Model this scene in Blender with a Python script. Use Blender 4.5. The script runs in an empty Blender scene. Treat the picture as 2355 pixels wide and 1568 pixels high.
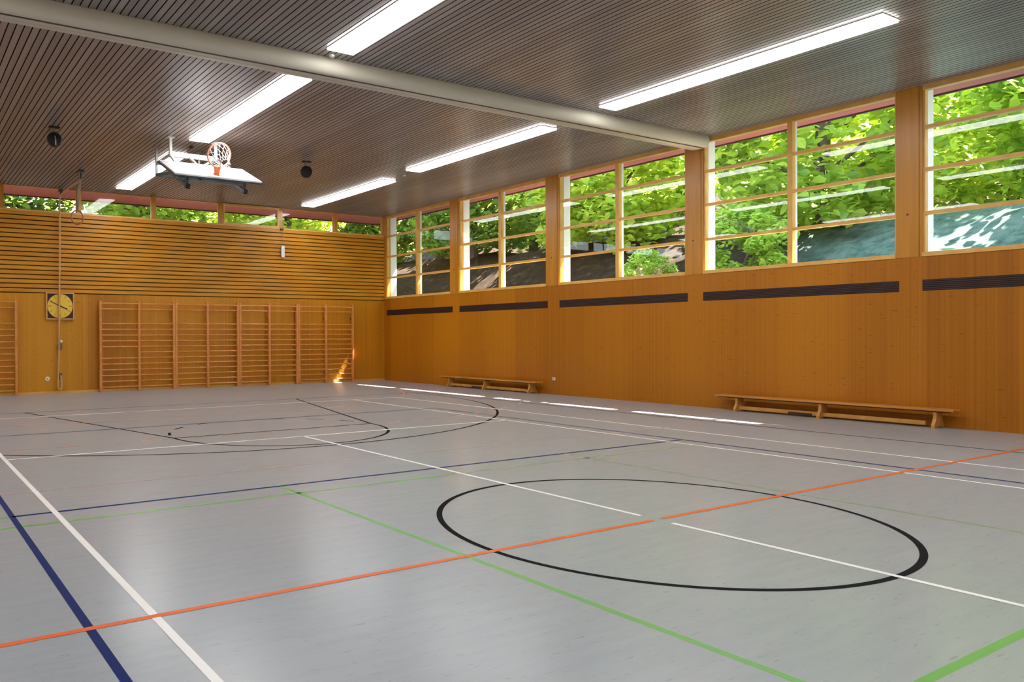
import bpy, bmesh, math, random
from mathutils import Vector, Matrix, Quaternion

# ------------------------------------------------------------------ camera
SC = bpy.context.scene
COL = SC.collection
CH = 1.5568                                   # eye height
cam_data = bpy.data.cameras.new('camera')
cam = bpy.data.objects.new('camera', cam_data)
COL.objects.link(cam)
PITCH, ROLL, YAW = -6.59621833e-03, -5.37110385e-03, 5.30722129e-01
F_ = Vector((math.sin(YAW)*math.cos(PITCH), math.cos(YAW)*math.cos(PITCH), math.sin(PITCH)))
R_ = Vector((math.cos(YAW), -math.sin(YAW), 0))
U_ = R_.cross(F_)
R2 = R_*math.cos(ROLL)+U_*math.sin(ROLL)
U2 = -R_*math.sin(ROLL)+U_*math.cos(ROLL)
cam.matrix_world = Matrix(((R2.x, U2.x, -F_.x, 0), (R2.y, U2.y, -F_.y, 0), (R2.z, U2.z, -F_.z, CH), (0, 0, 0, 1)))
cam_data.sensor_width = 36.0
cam_data.lens = 36.0*1765.217/2355
cam_data.shift_x = 398.056/2355
cam_data.clip_end = 400
SC.camera = cam

# ------------------------------------------------------------------ world, sun, exposure
SC.view_settings.view_transform = 'Standard'
SC.view_settings.look = 'None'
SC.view_settings.gamma = 1.0
SC.view_settings.use_curve_mapping = False
SC.view_settings.exposure = 0.86
SC.cycles.transparent_max_bounces = 24
SC.cycles.max_bounces = 10
SC.cycles.diffuse_bounces = 5

SKY_STRENGTH = 3.4
SUN_ENERGY = 44.0
LAMP_STRENGTH = 8.6
w = bpy.data.worlds.new('sky'); SC.world = w
w.use_nodes = True
nt = w.node_tree; nt.nodes.clear()
tc = nt.nodes.new('ShaderNodeTexCoord'); sx = nt.nodes.new('ShaderNodeSeparateXYZ')
cr = nt.nodes.new('ShaderNodeValToRGB'); bg = nt.nodes.new('ShaderNodeBackground'); wo = nt.nodes.new('ShaderNodeOutputWorld')
cr.color_ramp.elements[0].position = 0.0; cr.color_ramp.elements[0].color = (0.93, 0.97, 1.0, 1)
cr.color_ramp.elements[1].position = 0.7; cr.color_ramp.elements[1].color = (0.42, 0.68, 1.0, 1)
nt.links.new(tc.outputs['Generated'], sx.inputs[0]); nt.links.new(sx.outputs['Z'], cr.inputs[0])
nt.links.new(cr.outputs[0], bg.inputs['Color']); bg.inputs['Strength'].default_value = SKY_STRENGTH
nt.links.new(bg.outputs[0], wo.inputs['Surface'])

sun_data = bpy.data.lights.new('sun', 'SUN'); sun_data.energy = SUN_ENERGY; sun_data.angle = 0.009
sun_data.color = (1.0, 0.95, 0.86)
sun = bpy.data.objects.new('sun', sun_data); COL.objects.link(sun)
sun.rotation_euler = Vector((-1, 0.10, -1.55)).to_track_quat('-Z', 'Y').to_euler()
sun.location = (30, 0, 40)

# ------------------------------------------------------------------ dimensions (metres)
XR, XL, YB, YF, ZC = 14.98, -3.6, 22.38, -14.0, 5.709
ZS = 2.841                                    # sill of the window wall
ZB = 5.037                                    # sill of the end wall clerestory
PI = math.pi
rng = random.Random(7)

# ------------------------------------------------------------------ materials
MATS = {}
def mat(name, color, rough=0.5, spec=0.5, metal=0.0, coat=0.0):
    if name in MATS: return MATS[name]
    m = bpy.data.materials.new(name); m.use_nodes = True
    b = m.node_tree.nodes['Principled BSDF']
    b.inputs['Base Color'].default_value = (*color, 1); b.inputs['Roughness'].default_value = rough
    b.inputs['Metallic'].default_value = metal
    b.inputs['Specular IOR Level'].default_value = spec
    if coat: b.inputs['Coat Weight'].default_value = coat; b.inputs['Coat Roughness'].default_value = 0.25
    MATS[name] = m
    return m

class NT:
    """small helper for node trees"""
    def __init__(s, m): s.t = m.node_tree; s.n = s.t.nodes; s.b = s.n['Principled BSDF']
    def new(s, typ, **kw):
        n = s.n.new(typ)
        for k, v in kw.items(): setattr(n, k, v)
        return n
    def link(s, a, b): s.t.links.new(a, b)
    def coords(s, scale=(1, 1, 1), kind='Object'):
        c = s.new('ShaderNodeTexCoord'); mp = s.new('ShaderNodeMapping'); mp.inputs['Scale'].default_value = scale
        s.link(c.outputs[kind], mp.inputs['Vector']); return mp.outputs[0]
    def noise(s, vec, scale=1.0, detail=3, rough=0.5):
        n = s.new('ShaderNodeTexNoise'); n.inputs['Scale'].default_value = scale; n.inputs['Detail'].default_value = detail
        n.inputs['Roughness'].default_value = rough; s.link(vec, n.inputs['Vector']); return n.outputs['Fac']
    def ramp(s, fac, stops):
        r = s.new('ShaderNodeValToRGB'); e = r.color_ramp.elements
        while len(e) < len(stops): e.new(0.5)
        for el, (p, c) in zip(e, stops): el.position = p; el.color = (*c, 1) if len(c) == 3 else c
        s.link(fac, r.inputs[0]); return r.outputs[0]
    def mix(s, fac, a, b, blend='MIX'):
        n = s.new('ShaderNodeMix', data_type='RGBA', blend_type=blend)
        for sock, v in ((n.inputs[0], fac), (n.inputs[6], a), (n.inputs[7], b)):
            if hasattr(v, 'is_output'): s.link(v, sock)
            elif isinstance(v, (int, float)): sock.default_value = v
            else: sock.default_value = (*v, 1)
        return n.outputs[2]
    def math(s, op, a, b=None):
        n = s.new('ShaderNodeMath', operation=op)
        for sock, v in zip(n.inputs, (a, b)):
            if v is None: continue
            if hasattr(v, 'is_output'): s.link(v, sock)
            else: sock.default_value = v
        return n.outputs[0]
    def axis(s, vec):
        n = s.new('ShaderNodeSeparateXYZ'); s.link(vec, n.inputs[0]); return n.outputs
    def color(s, c): s.link(c, s.b.inputs['Base Color'])
    def bump(s, h, strength=0.2, dist=0.01):
        b = s.new('ShaderNodeBump'); b.inputs['Strength'].default_value = strength; b.inputs['Distance'].default_value = dist
        s.link(h, b.inputs['Height']); s.link(b.outputs[0], s.b.inputs['Normal'])

def veneer(name, lo, hi, along, panel=1.22, rough=0.42):
    """upright-grained wood veneer in panels; `along` is the horizontal axis (0 = X, 1 = Y)"""
    m = mat(name, hi, rough, 0.35); k = NT(m)
    sc = [1, 1, 1]; sc[2] = 0.06; sc[1-along] = 1
    fine = k.noise(k.coords(tuple(22*v if i == along else v for i, v in enumerate(sc))), 1.0, 4)
    broad = k.noise(k.coords((0.5, 0.5, 0.12)), 1.3, 2)
    ax = k.axis(k.coords())[along]
    cell = k.math('FLOOR', k.math('DIVIDE', ax, panel))
    wn = k.new('ShaderNodeTexWhiteNoise', noise_dimensions='1D'); k.link(cell, wn.inputs['W'])
    tone = k.math('ADD', k.math('MULTIPLY', fine, 0.55), k.math('ADD', k.math('MULTIPLY', broad, 0.45), k.math('MULTIPLY', wn.outputs['Value'], 0.22)))
    base = k.ramp(tone, [(0.38, lo), (0.78, hi)])
    fs = [6, 6, 55]; fs[along] = 6
    fl = k.noise(k.coords(tuple(fs)), 1.0, 1)
    fleck = k.ramp(fl, [(0.70, (1, 1, 1)), (0.77, (0.50, 0.42, 0.36))])
    fr = k.math('FRACT', k.math('DIVIDE', ax, panel))
    seam = k.ramp(fr, [(0.0, (0.72, 0.68, 0.64)), (0.004, (1, 1, 1))])
    k.color(k.mix(1.0, k.mix(1.0, base, fleck, 'MULTIPLY'), seam, 'MULTIPLY'))
    return m

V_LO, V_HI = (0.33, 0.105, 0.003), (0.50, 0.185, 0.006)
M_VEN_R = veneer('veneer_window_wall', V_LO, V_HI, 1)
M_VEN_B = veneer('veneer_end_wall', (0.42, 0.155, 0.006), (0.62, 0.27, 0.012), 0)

def wood(name, lo, hi, scale, rough=0.4, coat=0.0):
    m = mat(name, hi, rough, 0.4, 0, coat); k = NT(m)
    f = k.noise(k.coords(scale), 1.0, 4)
    k.color(k.ramp(f, [(0.33, lo), (0.68, hi)])); return m
M_SLAT = wood('slat_wood', (0.53, 0.215, 0.012), (0.64, 0.29, 0.020), (0.5, 6, 5), 0.40)
M_POST = wood('post_wood', (0.50, 0.205, 0.018), (0.60, 0.27, 0.03), (10, 10, 0.5), 0.30, 0.25)
M_FRAME = wood('window_frame_wood', (0.72, 0.40, 0.10), (0.82, 0.50, 0.15), (4, 4, 4), 0.35)
M_BAR = wood('wall_bar_wood', (0.62, 0.225, 0.045), (0.74, 0.31, 0.085), (5, 5, 5), 0.32, 0.2)
M_BENCH = wood('bench_wood', (0.52, 0.20, 0.035), (0.66, 0.29, 0.06), (6, 1.2, 6), 0.35, 0.2)
M_BENCH_LEG = wood('bench_leg_wood', (0.50, 0.24, 0.05), (0.62, 0.33, 0.09), (5, 5, 2), 0.4)
M_DARKWOOD = mat('dark_wood', (0.06, 0.022, 0.012), 0.5)
M_BASE = wood('baseboard_wood', (0.62, 0.33, 0.08), (0.72, 0.42, 0.12), (2, 2, 8), 0.4)

# ceiling boards: grey brown, each board its own tone
m = mat('ceiling_board', (0.16, 0.12, 0.105), 0.30, 0.5); k = NT(m)
ax = k.axis(k.coords())
cell = k.math('FLOOR', k.math('DIVIDE', ax[0], 0.10))
wn = k.new('ShaderNodeTexWhiteNoise', noise_dimensions='1D'); k.link(cell, wn.inputs['W'])
gr = k.noise(k.coords((30, 0.8, 1)), 1.0, 4)
tone = k.math('ADD', k.math('MULTIPLY', wn.outputs['Value'], 0.45), k.math('MULTIPLY', gr, 0.55))
k.color(k.ramp(tone, [(0.2, (0.225, 0.192, 0.182)), (0.8, (0.36, 0.318, 0.302))]))
M_CEIL = m
M_GROOVE = mat('ceiling_groove', (0.03, 0.022, 0.02), 0.8, 0.2)

# floor covering: grey marbled sports floor
m = mat('sports_floor', (0.42, 0.43, 0.44), 0.30, 0.42); k = NT(m)
big = k.noise(k.coords((0.35, 0.35, 1)), 1.0, 3)
mid = k.noise(k.coords((2.0, 12.0, 1)), 1.0, 4, 0.55)
base = k.ramp(k.math('ADD', k.math('MULTIPLY', big, 0.35), k.math('MULTIPLY', mid, 0.65)), [(0.32, (0.332, 0.376, 0.418)), (0.68, (0.376, 0.414, 0.450))])
fl = k.noise(k.coords((9, 60, 1)), 1.0, 2)
dark = k.ramp(fl, [(0.63, (1, 1, 1)), (0.76, (0.76, 0.77, 0.79))])
k.color(k.mix(1.0, base, dark, 'MULTIPLY'))
k.b.inputs['Roughness'].default_value = 0.26
M_FLOOR = m
M_LWHITE = mat('line_white', (0.93, 0.925, 0.93), 0.4)
M_LBLUE = mat('line_blue', (0.0015, 0.018, 0.125), 0.5, 0.1)
M_LGREEN = mat('line_green', (0.15, 0.44, 0.11), 0.32)
M_LORANGE = mat('line_orange', (0.78, 0.15, 0.03), 0.4, 0.3)
M_LPALE = mat('line_worn_orange', (0.43, 0.36, 0.365), 0.3)
M_LGREENP = mat('line_gloss_pale_green', (0.25, 0.37, 0.27), 0.3)  # green paled towards the floor: its low-angle gloss put into the colour
M_LSALMON = mat('line_faded_orange', (0.55, 0.27, 0.21), 0.4, 0.3)
M_LBLACK = mat('line_black', (0.022, 0.022, 0.022), 0.6, 0.0)

M_CREAM = mat('cream_paint', (0.60, 0.56, 0.46), 0.5)
M_WHITE = mat('white_plastic', (0.80, 0.78, 0.74), 0.4)
M_BLACK = mat('black_plastic', (0.008, 0.008, 0.009), 0.5)
M_STEEL = mat('grey_steel', (0.32, 0.33, 0.33), 0.4, 0.5, 0.6)
M_DSTEEL = mat('dark_green_steel', (0.035, 0.055, 0.058), 0.45)
M_WSTEEL = mat('white_steel', (0.74, 0.76, 0.72), 0.4)
M_BOARD = mat('board_white', (0.84, 0.82, 0.83), 0.3)
M_ORANGE = mat('hoop_orange', (0.80, 0.20, 0.06), 0.4)
M_RIM = mat('rim_orange', (0.80, 0.36, 0.24), 0.4)
M_NET = mat('net_white', (0.82, 0.79, 0.77), 0.7)
M_ROPE = wood('rope_fibre', (0.56, 0.32, 0.14), (0.70, 0.44, 0.22), (60, 60, 30), 0.8)
M_STRAP = mat('strap_webbing', (0.34, 0.25, 0.17), 0.8)
M_RING = mat('ring_wood', (0.42, 0.15, 0.03), 0.4)
M_GRILLE = mat('grille_brown', (0.050, 0.020, 0.014), 0.45)
M_GRILLEB = mat('grille_black', (0.012, 0.007, 0.006), 0.7)
M_PILLAR = mat('pillar_white', (0.86, 0.87, 0.88), 0.5)
M_EAVE = wood('eave_board', (0.30, 0.095, 0.09), (0.38, 0.125, 0.115), (9, 0.4, 1), 0.5)
M_EAVED = mat('eave_edge', (0.05, 0.02, 0.02), 0.5)
M_DIAL = mat('clock_yellow', (0.86, 0.56, 0.05), 0.4)
M_CLOCKD = mat('clock_brown', (0.030, 0.010, 0.008), 0.5)
M_CLOCKF = wood('clock_frame_wood', (0.58, 0.28, 0.08), (0.70, 0.38, 0.14), (8, 8, 8), 0.4)
M_MARK = mat('clock_mark', (0.52, 0.31, 0.03), 0.5)

m = bpy.data.materials.new('lamp_diffuser'); m.use_nodes = True
b = m.node_tree.nodes['Principled BSDF']; b.inputs['Base Color'].default_value = (0.8, 0.8, 0.8, 1)
b.inputs['Emission Color'].default_value = (1.0, 0.985, 0.965, 1); b.inputs['Emission Strength'].default_value = LAMP_STRENGTH
M_LAMP = m

# window glass: clear, reflecting by its angle
m = bpy.data.materials.new('window_glass'); m.use_nodes = True; t = m.node_tree; t.nodes.clear()
o = t.nodes.new('ShaderNodeOutputMaterial'); mx = t.nodes.new('ShaderNodeMixShader'); tr = t.nodes.new('ShaderNodeBsdfTransparent')
gl = t.nodes.new('ShaderNodeBsdfGlossy'); lw = t.nodes.new('ShaderNodeLayerWeight'); lw.inputs['Blend'].default_value = 0.5
gl.inputs['Roughness'].default_value = 0.0; gl.inputs['Color'].default_value = (1, 1, 1, 1)
tr.inputs['Color'].default_value = (0.96, 0.98, 0.97, 1)
pw = t.nodes.new('ShaderNodeMath'); pw.operation = 'POWER'; pw.inputs[1].default_value = 5.0
ml = t.nodes.new('ShaderNodeMath'); ml.operation = 'MULTIPLY_ADD'; ml.inputs[1].default_value = 0.8; ml.inputs[2].default_value = 0.036
t.links.new(lw.outputs['Facing'], pw.inputs[0]); t.links.new(pw.outputs[0], ml.inputs[0]); t.links.new(ml.outputs[0], mx.inputs[0])
t.links.new(tr.outputs[0], mx.inputs[1]); t.links.new(gl.outputs[0], mx.inputs[2]); t.links.new(mx.outputs[0], o.inputs['Surface'])
M_GLASS = m

def leaf_mat(name, lo, hi, trans):
    m = mat(name, hi, 0.45, 0.4); k = NT(m)
    f = k.noise(k.coords((0.9, 0.9, 0.9)), 1.0, 3)
    oi = k.new('ShaderNodeNewGeometry')
    rnd = k.math('ADD', k.math('MULTIPLY', f, 0.6), k.math('MULTIPLY', oi.outputs['Random Per Island'], 0.4))
    c = k.ramp(rnd, [(0.25, lo), (0.75, hi)]); k.color(c)
    tl = k.new('ShaderNodeBsdfTranslucent'); mx = k.new('ShaderNodeMixShader'); mx.inputs[0].default_value = trans
    k.link(k.mix(0.45, c, (0.92, 0.95, 0.14)), tl.inputs['Color'])
    out = [n for n in k.n if n.type == 'OUTPUT_MATERIAL'][0]
    k.link(k.b.outputs[0], mx.inputs[1]); k.link(tl.outputs[0], mx.inputs[2]); k.link(mx.outputs[0], out.inputs['Surface'])
    return m
M_LEAF = leaf_mat('leaf_green', (0.06, 0.20, 0.03), (0.40, 0.58, 0.10), 0.6)
M_LEAFY = leaf_mat('leaf_yellow_green', (0.14, 0.32, 0.03), (0.62, 0.68, 0.12), 0.62)
M_LEAFD = leaf_mat('leaf_dark_green', (0.03, 0.10, 0.02), (0.16, 0.30, 0.05), 0.4)
M_BARK = wood('bark', (0.055, 0.042, 0.032), (0.13, 0.105, 0.08), (6, 6, 1.2), 0.9)

m = mat('bank_ground', (0.1, 0.08, 0.05), 0.95, 0.1); k = NT(m)
ax = k.axis(k.coords())
n1 = k.noise(k.coords((0.5, 0.5, 0.5)), 1.0, 4); n2 = k.noise(k.coords((3, 3, 3)), 1.0, 5, 0.7)
litter = k.ramp(n2, [(0.3, (0.012, 0.007, 0.004)), (0.55, (0.030, 0.016, 0.008)), (0.75, (0.09, 0.055, 0.03))])
grass = k.ramp(n2, [(0.3, (0.03, 0.045, 0.045)), (0.52, (0.08, 0.13, 0.10)), (0.72, (0.16, 0.15, 0.155))])
yy = k.math('ADD', k.math('MULTIPLY', ax[1], 0.1), k.math('MULTIPLY', n1, 0.8))     # wooded litter further along, turf nearer
k.color(k.mix(k.ramp(yy, [(1.35, (0, 0, 0)), (1.65, (1, 1, 1))]) if False else k.math('SMOOTH_MIN', k.math('MAXIMUM', k.math('MULTIPLY', k.math('SUBTRACT', yy, 1.45), 3.0), 0.0), 1.0), grass, litter))
M_GROUND = m

# ------------------------------------------------------------------ geometry helpers
class MB:
    """collects shapes into one mesh"""
    def __init__(s): s.bm = bmesh.new()
    def box(s, x0, x1, y0, y1, z0, z1, bevel=0.0):
        t = bmesh.new(); bmesh.ops.create_cube(t, size=1)
        for v in t.verts: v.co = Vector(((x0+x1)/2+v.co.x*(x1-x0), (y0+y1)/2+v.co.y*(y1-y0), (z0+z1)/2+v.co.z*(z1-z0)))
        if bevel: bmesh.ops.bevel(t, geom=t.edges[:], offset=bevel, segments=2, affect='EDGES', profile=0.5)
        return s.add(t)
    def add(s, t, mx=None):
        if mx is not None: t.transform(mx)
        me = bpy.data.meshes.new('tmp'); t.to_mesh(me); t.free(); s.bm.from_mesh(me); bpy.data.meshes.remove(me); return s
    def prism(s, pts, axis, a, b):
        """polygon pts in the two other axes (in XYZ order), extruded along axis from a to b"""
        def P(p, q):
            c = list(p); c.insert(axis, q); return Vector(c)
        va = [s.bm.verts.new(P(p, a)) for p in pts]; vb = [s.bm.verts.new(P(p, b)) for p in pts]
        n = len(pts)
        for i in range(n): s.bm.faces.new((va[i], va[(i+1) % n], vb[(i+1) % n], vb[i]))
        s.bm.faces.new(va[::-1]); s.bm.faces.new(vb); return s
    def quad(s, *p):
        s.bm.faces.new([s.bm.verts.new(Vector(q)) for q in p]); return s
    def tube(s, pts, r, seg=10, closed=False, caps=True):
        pts = [Vector(p) for p in pts]; n = len(pts); rings = []
        up = None
        for i, p in enumerate(pts):
            if closed: d = (pts[(i+1) % n]-pts[i-1])
            else: d = pts[min(i+1, n-1)]-pts[max(i-1, 0)]
            d.normalize()
            if up is None:
                up = d.orthogonal().normalized()
            else:
                up = (up-d*up.dot(d)).normalized()
            side = d.cross(up); rr = r[i] if isinstance(r, (list, tuple)) else r
            rings.append([s.bm.verts.new(p+(up*math.cos(a)+side*math.sin(a))*rr) for a in [2*PI*j/seg for j in range(seg)]])
        m_ = n if closed else n-1
        for i in range(m_):
            A, B = rings[i], rings[(i+1) % n]
            for j in range(seg): s.bm.faces.new((A[j], A[(j+1) % seg], B[(j+1) % seg], B[j]))
        if caps and not closed: s.bm.faces.new(rings[0][::-1]); s.bm.faces.new(rings[-1])
        return s
    def bar(s, a, b, wx, wz, up=(0, 0, 1)):
        """rectangular bar from a to b"""
        a, b = Vector(a), Vector(b); d = (b-a).normalized(); u = Vector(up)
        if abs(d.dot(u)) > 0.99: u = Vector((0, 1, 0))
        sd = d.cross(u).normalized(); u = sd.cross(d)
        o = [sd*wx/2+u*wz/2, -sd*wx/2+u*wz/2, -sd*wx/2-u*wz/2, sd*wx/2-u*wz/2]
        va = [s.bm.verts.new(a+q) for q in o]; vb = [s.bm.verts.new(b+q) for q in o]
        for i in range(4): s.bm.faces.new((va[i], va[(i+1) % 4], vb[(i+1) % 4], vb[i]))
        s.bm.faces.new(va[::-1]); s.bm.faces.new(vb); return s
    def disc(s, c, r, axis, h, seg=28):
        """round plate centred on c, thickness h along axis"""
        o = Vector(c); d = Vector((0, 0, 0)); d[axis] = h/2
        return s.tube([o-d, o+d], r, seg)
    def lathe(s, c, prof, seg=24, mx=None):
        """prof = [(r, z)] turned about z through c (mx turns it first)"""
        t = bmesh.new(); rings = []
        for r, z in prof:
            rings.append([t.verts.new((r*math.cos(2*PI*j/seg), r*math.sin(2*PI*j/seg), z)) for j in range(seg)])
        for A, B in zip(rings, rings[1:]):
            for j in range(seg): t.faces.new((A[j], A[(j+1) % seg], B[(j+1) % seg], B[j]))
        t.faces.new(rings[0][::-1]); t.faces.new(rings[-1])
        M = Matrix.Translation(Vector(c)) @ (mx if mx is not None else Matrix.Identity(4))
        return s.add(t, M)
    def build(s, name, material, parent=None, smooth=False):
        bmesh.ops.remove_doubles(s.bm, verts=s.bm.verts[:], dist=1e-6) if False else None
        bmesh.ops.recalc_face_normals(s.bm, faces=s.bm.faces[:])
        me = bpy.data.meshes.new(name); s.bm.to_mesh(me); s.bm.free()
        me.materials.append(material)
        if smooth:
            me.polygons.foreach_set('use_smooth', [True]*len(me.polygons))
            try: me.set_sharp_from_angle(angle=math.radians(40))
            except Exception: pass
        o = bpy.data.objects.new(name, me); COL.objects.link(o)
        if parent is not None:
            o.parent = parent; q = parent; off = Vector((0, 0, 0))
            while q is not None: off += q.location; q = q.parent
            me.transform(Matrix.Translation(-off))
        return o

def tag(o, label=None, cat=None, group=None, kind=None):
    if label: o['label'] = label
    if cat: o['category'] = cat
    if group: o['group'] = group
    if kind: o['kind'] = kind
    return o
def empty(name, loc):
    o = bpy.data.objects.new(name, None); COL.objects.link(o); o.location = loc; o.empty_display_size = 0.1; return o
def thing(name, loc, label, cat, group=None): return tag(empty(name, loc), label, cat, group)
def struct(o, label=None, cat=None): return tag(o, label, cat, None, 'structure')
def copy_tree(o, parent=None):
    c = o.copy(); COL.objects.link(c)
    if parent is not None: c.parent = parent
    for ch in o.children: copy_tree(ch, c)
    return c

# ================================================================== THE SETTING
fl_ = MB().box(XL-0.3, XR+0.15, YF-0.3, YB+0.15, -0.2, 0.0).build('floor', M_FLOOR)
struct(fl_, 'grey marbled sports hall floor with coloured court lines', 'floor')

# --- court markings (painted on the floor: its parts)
LW = 0.05
LAY = {'green': 0.0006, 'pale': 0.0007, 'black': 0.0010, 'blue': 0.0013, 'white': 0.0016, 'orange': 0.0019}
def line_strip(mb, p, q, z, wd=LW):
    p, q = Vector((*p, z)), Vector((*q, z)); d = (q-p).normalized(); n = Vector((-d.y, d.x, 0))*wd/2
    mb.quad(p-n, q-n, q+n, p+n)
def arc_strip(mb, c, r, a0, a1, z, wd=LW, n=72):
    for i in range(n):
        a, b = a0+(a1-a0)*i/n, a0+(a1-a0)*(i+1)/n
        P = lambda t, rr: (c[0]+rr*math.cos(t), c[1]+rr*math.sin(t), z)
        mb.quad(P(a, r-wd/2), P(b, r-wd/2), P(b, r+wd/2), P(a, r+wd/2))
def paint(name, mb, material, label):
    tag(mb.build(name, material, fl_), label)
def one_line(name, p, q, lay, material, label):
    mb = MB(); line_strip(mb, p, q, LAY[lay]); paint(name, mb, material, label)

# tennis court, white
one_line('tennis_singles_line', (1.268, -8.0), (1.268, 16.0), 'white', M_LWHITE, 'white line crossing the lower left corner')
one_line('tennis_singles_line', (9.74, -8.0), (9.74, 16.0), 'white', M_LWHITE, 'white line just inside the dark blue side line')
one_line('tennis_doubles_line', (11.05, -8.0), (11.05, 16.0), 'white', M_LWHITE, 'white line nearest the benches')
mb = MB(); line_strip(mb, (1.268, 10.568), (9.74, 10.568), LAY['white']); paint('tennis_service_line', mb, M_LWHITE, 'white line crossing the hall between the two black arcs')
mb = MB(); line_strip(mb, (5.556, 4.36), (5.556, 10.568), LAY['white']); line_strip(mb, (5.556, -2.2), (5.556, 4.06), LAY['white'])
paint('tennis_centre_line', mb, M_LWHITE, 'white line running lengthways through the black circle')
one_line('tennis_base_line', (0.08, 15.97), (11.05, 15.97), 'white', M_LWHITE, 'far white line in front of the wall bars')
# volleyball court, blue
one_line('volleyball_side_line', (0.915, -4.8), (0.915, 13.15), 'blue', M_LBLUE, 'broad blue line in the lower left corner')
one_line('volleyball_side_line', (10.084, -4.8), (10.084, 13.15), 'blue', M_LBLUE, 'dark blue line between two white lines at right')
one_line('volleyball_attack_line', (0.915, 7.183), (10.084, 7.183), 'blue', M_LBLUE, 'blue line crossing the hall behind the black circle')
one_line('volleyball_end_line', (0.915, 13.14), (10.084, 13.14), 'blue', M_LBLUE, 'thin dark line crossing the key')
# badminton court, green
one_line('badminton_short_service_line', (3.502, 1.15), (3.502, 7.25), 'green', M_LGREEN, 'bright green line left of the black circle')
one_line('badminton_short_service_line', (7.60, 1.15), (7.60, 7.25), 'green', M_LGREENP, 'faint green line right of the circle centre')
one_line('badminton_side_line', (-1.2, 6.767), (5.5, 6.767), 'green', M_LGREEN, 'green line just in front of the blue cross line')
one_line('badminton_side_line', (5.5, 6.767), (9.7, 6.767), 'green', M_LGREENP, 'gloss-paled green continuation of the line in front of the blue cross line')  # gloss washing out this half is painted in as a paler green
one_line('badminton_side_line', (-1.2, 1.63), (12.25, 1.63), 'green', M_LGREEN, 'green line in the lower right corner')
one_line('badminton_outer_line', (-1.2, 7.183), (0.9, 7.183), 'green', M_LGREEN, 'green line end at the left edge')
# handball court, orange
mb = MB(); line_strip(mb, (XL+0.6, 4.205), (5.50, 4.205), LAY['orange']); line_strip(mb, (5.63, 4.205), (13.4, 4.205), LAY['orange'])
paint('halfway_line', mb, M_LORANGE, 'orange line across the hall through the circle')
gx, gy = 5.57, 20.4
mb = MB(); line_strip(mb, (gx-1.5, gy-6), (gx+1.5, gy-6), LAY['pale'])
arc_strip(mb, (gx+1.5, gy), 6.0, -PI/2, -0.05, LAY['pale']); arc_strip(mb, (gx-1.5, gy), 6.0, -PI+0.05, -PI/2, LAY['pale'])
paint('goal_area_line', mb, M_LSALMON, 'faint orange curve in front of the wall bars')
x = 1.44
while x < 7.0:
    one_line('free_throw_dash', (x, 11.38), (x+0.30, 11.38), 'orange', M_LSALMON, None); x += 0.605
a = 0.045
while a < 0.62:
    mb = MB(); arc_strip(mb, (gx+1.7, gy), 9.02, -PI/2+a, -PI/2+a+0.033, LAY['orange'], LW, 4); paint('free_throw_dash', mb, M_LSALMON, None); a += 0.067
one_line('worn_line', (-3, 8.25), (11.2, 8.25), 'pale', M_LPALE, 'worn pale orange line across the hall')
# basketball court, black
mb = MB(); arc_strip(mb, (5.552, 4.22), 1.80, 0, 2*PI, LAY['black'], LW, 128); paint('centre_circle', mb, M_LBLACK, 'black circle in the middle of the floor')
mb = MB(); arc_strip(mb, (5.57, 16.2), 6.72, PI-0.10, 2*PI+0.10, LAY['black'], LW, 128); paint('three_point_line', mb, M_LBLACK, 'large black arc around the key')
mb = MB(); arc_strip(mb, (5.57, 11.45), 1.80, PI, 2*PI, LAY['black'], LW, 48)
line_strip(mb, (3.77, 11.45), (2.42, 17.0), LAY['black']); line_strip(mb, (7.37, 11.45), (8.72, 17.0), LAY['black'])
paint('key_line', mb, M_LBLACK, 'black flared key ending in a half circle')
one_line('free_throw_line', (3.77, 11.45), (7.37, 11.45), 'black', M_LBLACK, 'thin black line closing the key')
for d in (163, 138, 113, 67, 42, 20):
    mb = MB(); arc_strip(mb, (5.57, 11.45), 1.78, math.radians(d-5.5), math.radians(d+5.5), LAY['black'], LW, 6); paint('key_dash', mb, M_LBLACK, None)
one_line('basketball_side_line', (12.61, -8.6), (12.61, 17.0), 'black', M_LBLACK, 'dark line along the window wall')
one_line('basketball_base_line', (-1.5, 17.0), (12.61, 17.0), 'black', M_LBLACK, 'thin dark line nearest the wall bars')

# --- ceiling: boards with grooves, one profile pushed along the hall
def groove_profile(n, pitch, gap, depth, face):
    pts = []
    for i in range(n):
        a = i*pitch
        pts += [(a+gap/2, face+depth), (a+gap/2, face), (a+pitch-gap/2, face), (a+pitch-gap/2, face+depth)]
    return pts
CX0 = -3.7
prof = groove_profile(189, 0.10, 0.016, 0.022, 0.0)
mb = MB()
va = [mb.bm.verts.new((CX0+u, YF-0.2, ZC+v)) for u, v in prof]; vb = [mb.bm.verts.new((CX0+u, YB+0.05, ZC+v)) for u, v in prof]
for i in range(len(prof)-1): mb.bm.faces.new((va[i], va[i+1], vb[i+1], vb[i]))
mb.box(CX0, XR+0.25, YF-0.2, YB+0.2, ZC+0.022, ZC+0.15)
ceil = mb.build('ceiling', M_CEIL)
ceil.data.materials.append(M_GROOVE)
for pl in ceil.data.polygons:
    if pl.center.z > ZC+0.02 and pl.normal.z < -0.5 or (ZC+0.002 < pl.center.z < ZC+0.021): pl.material_index = 1
struct(ceil, 'grey brown boarded ceiling with dark joints', 'ceiling')

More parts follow.
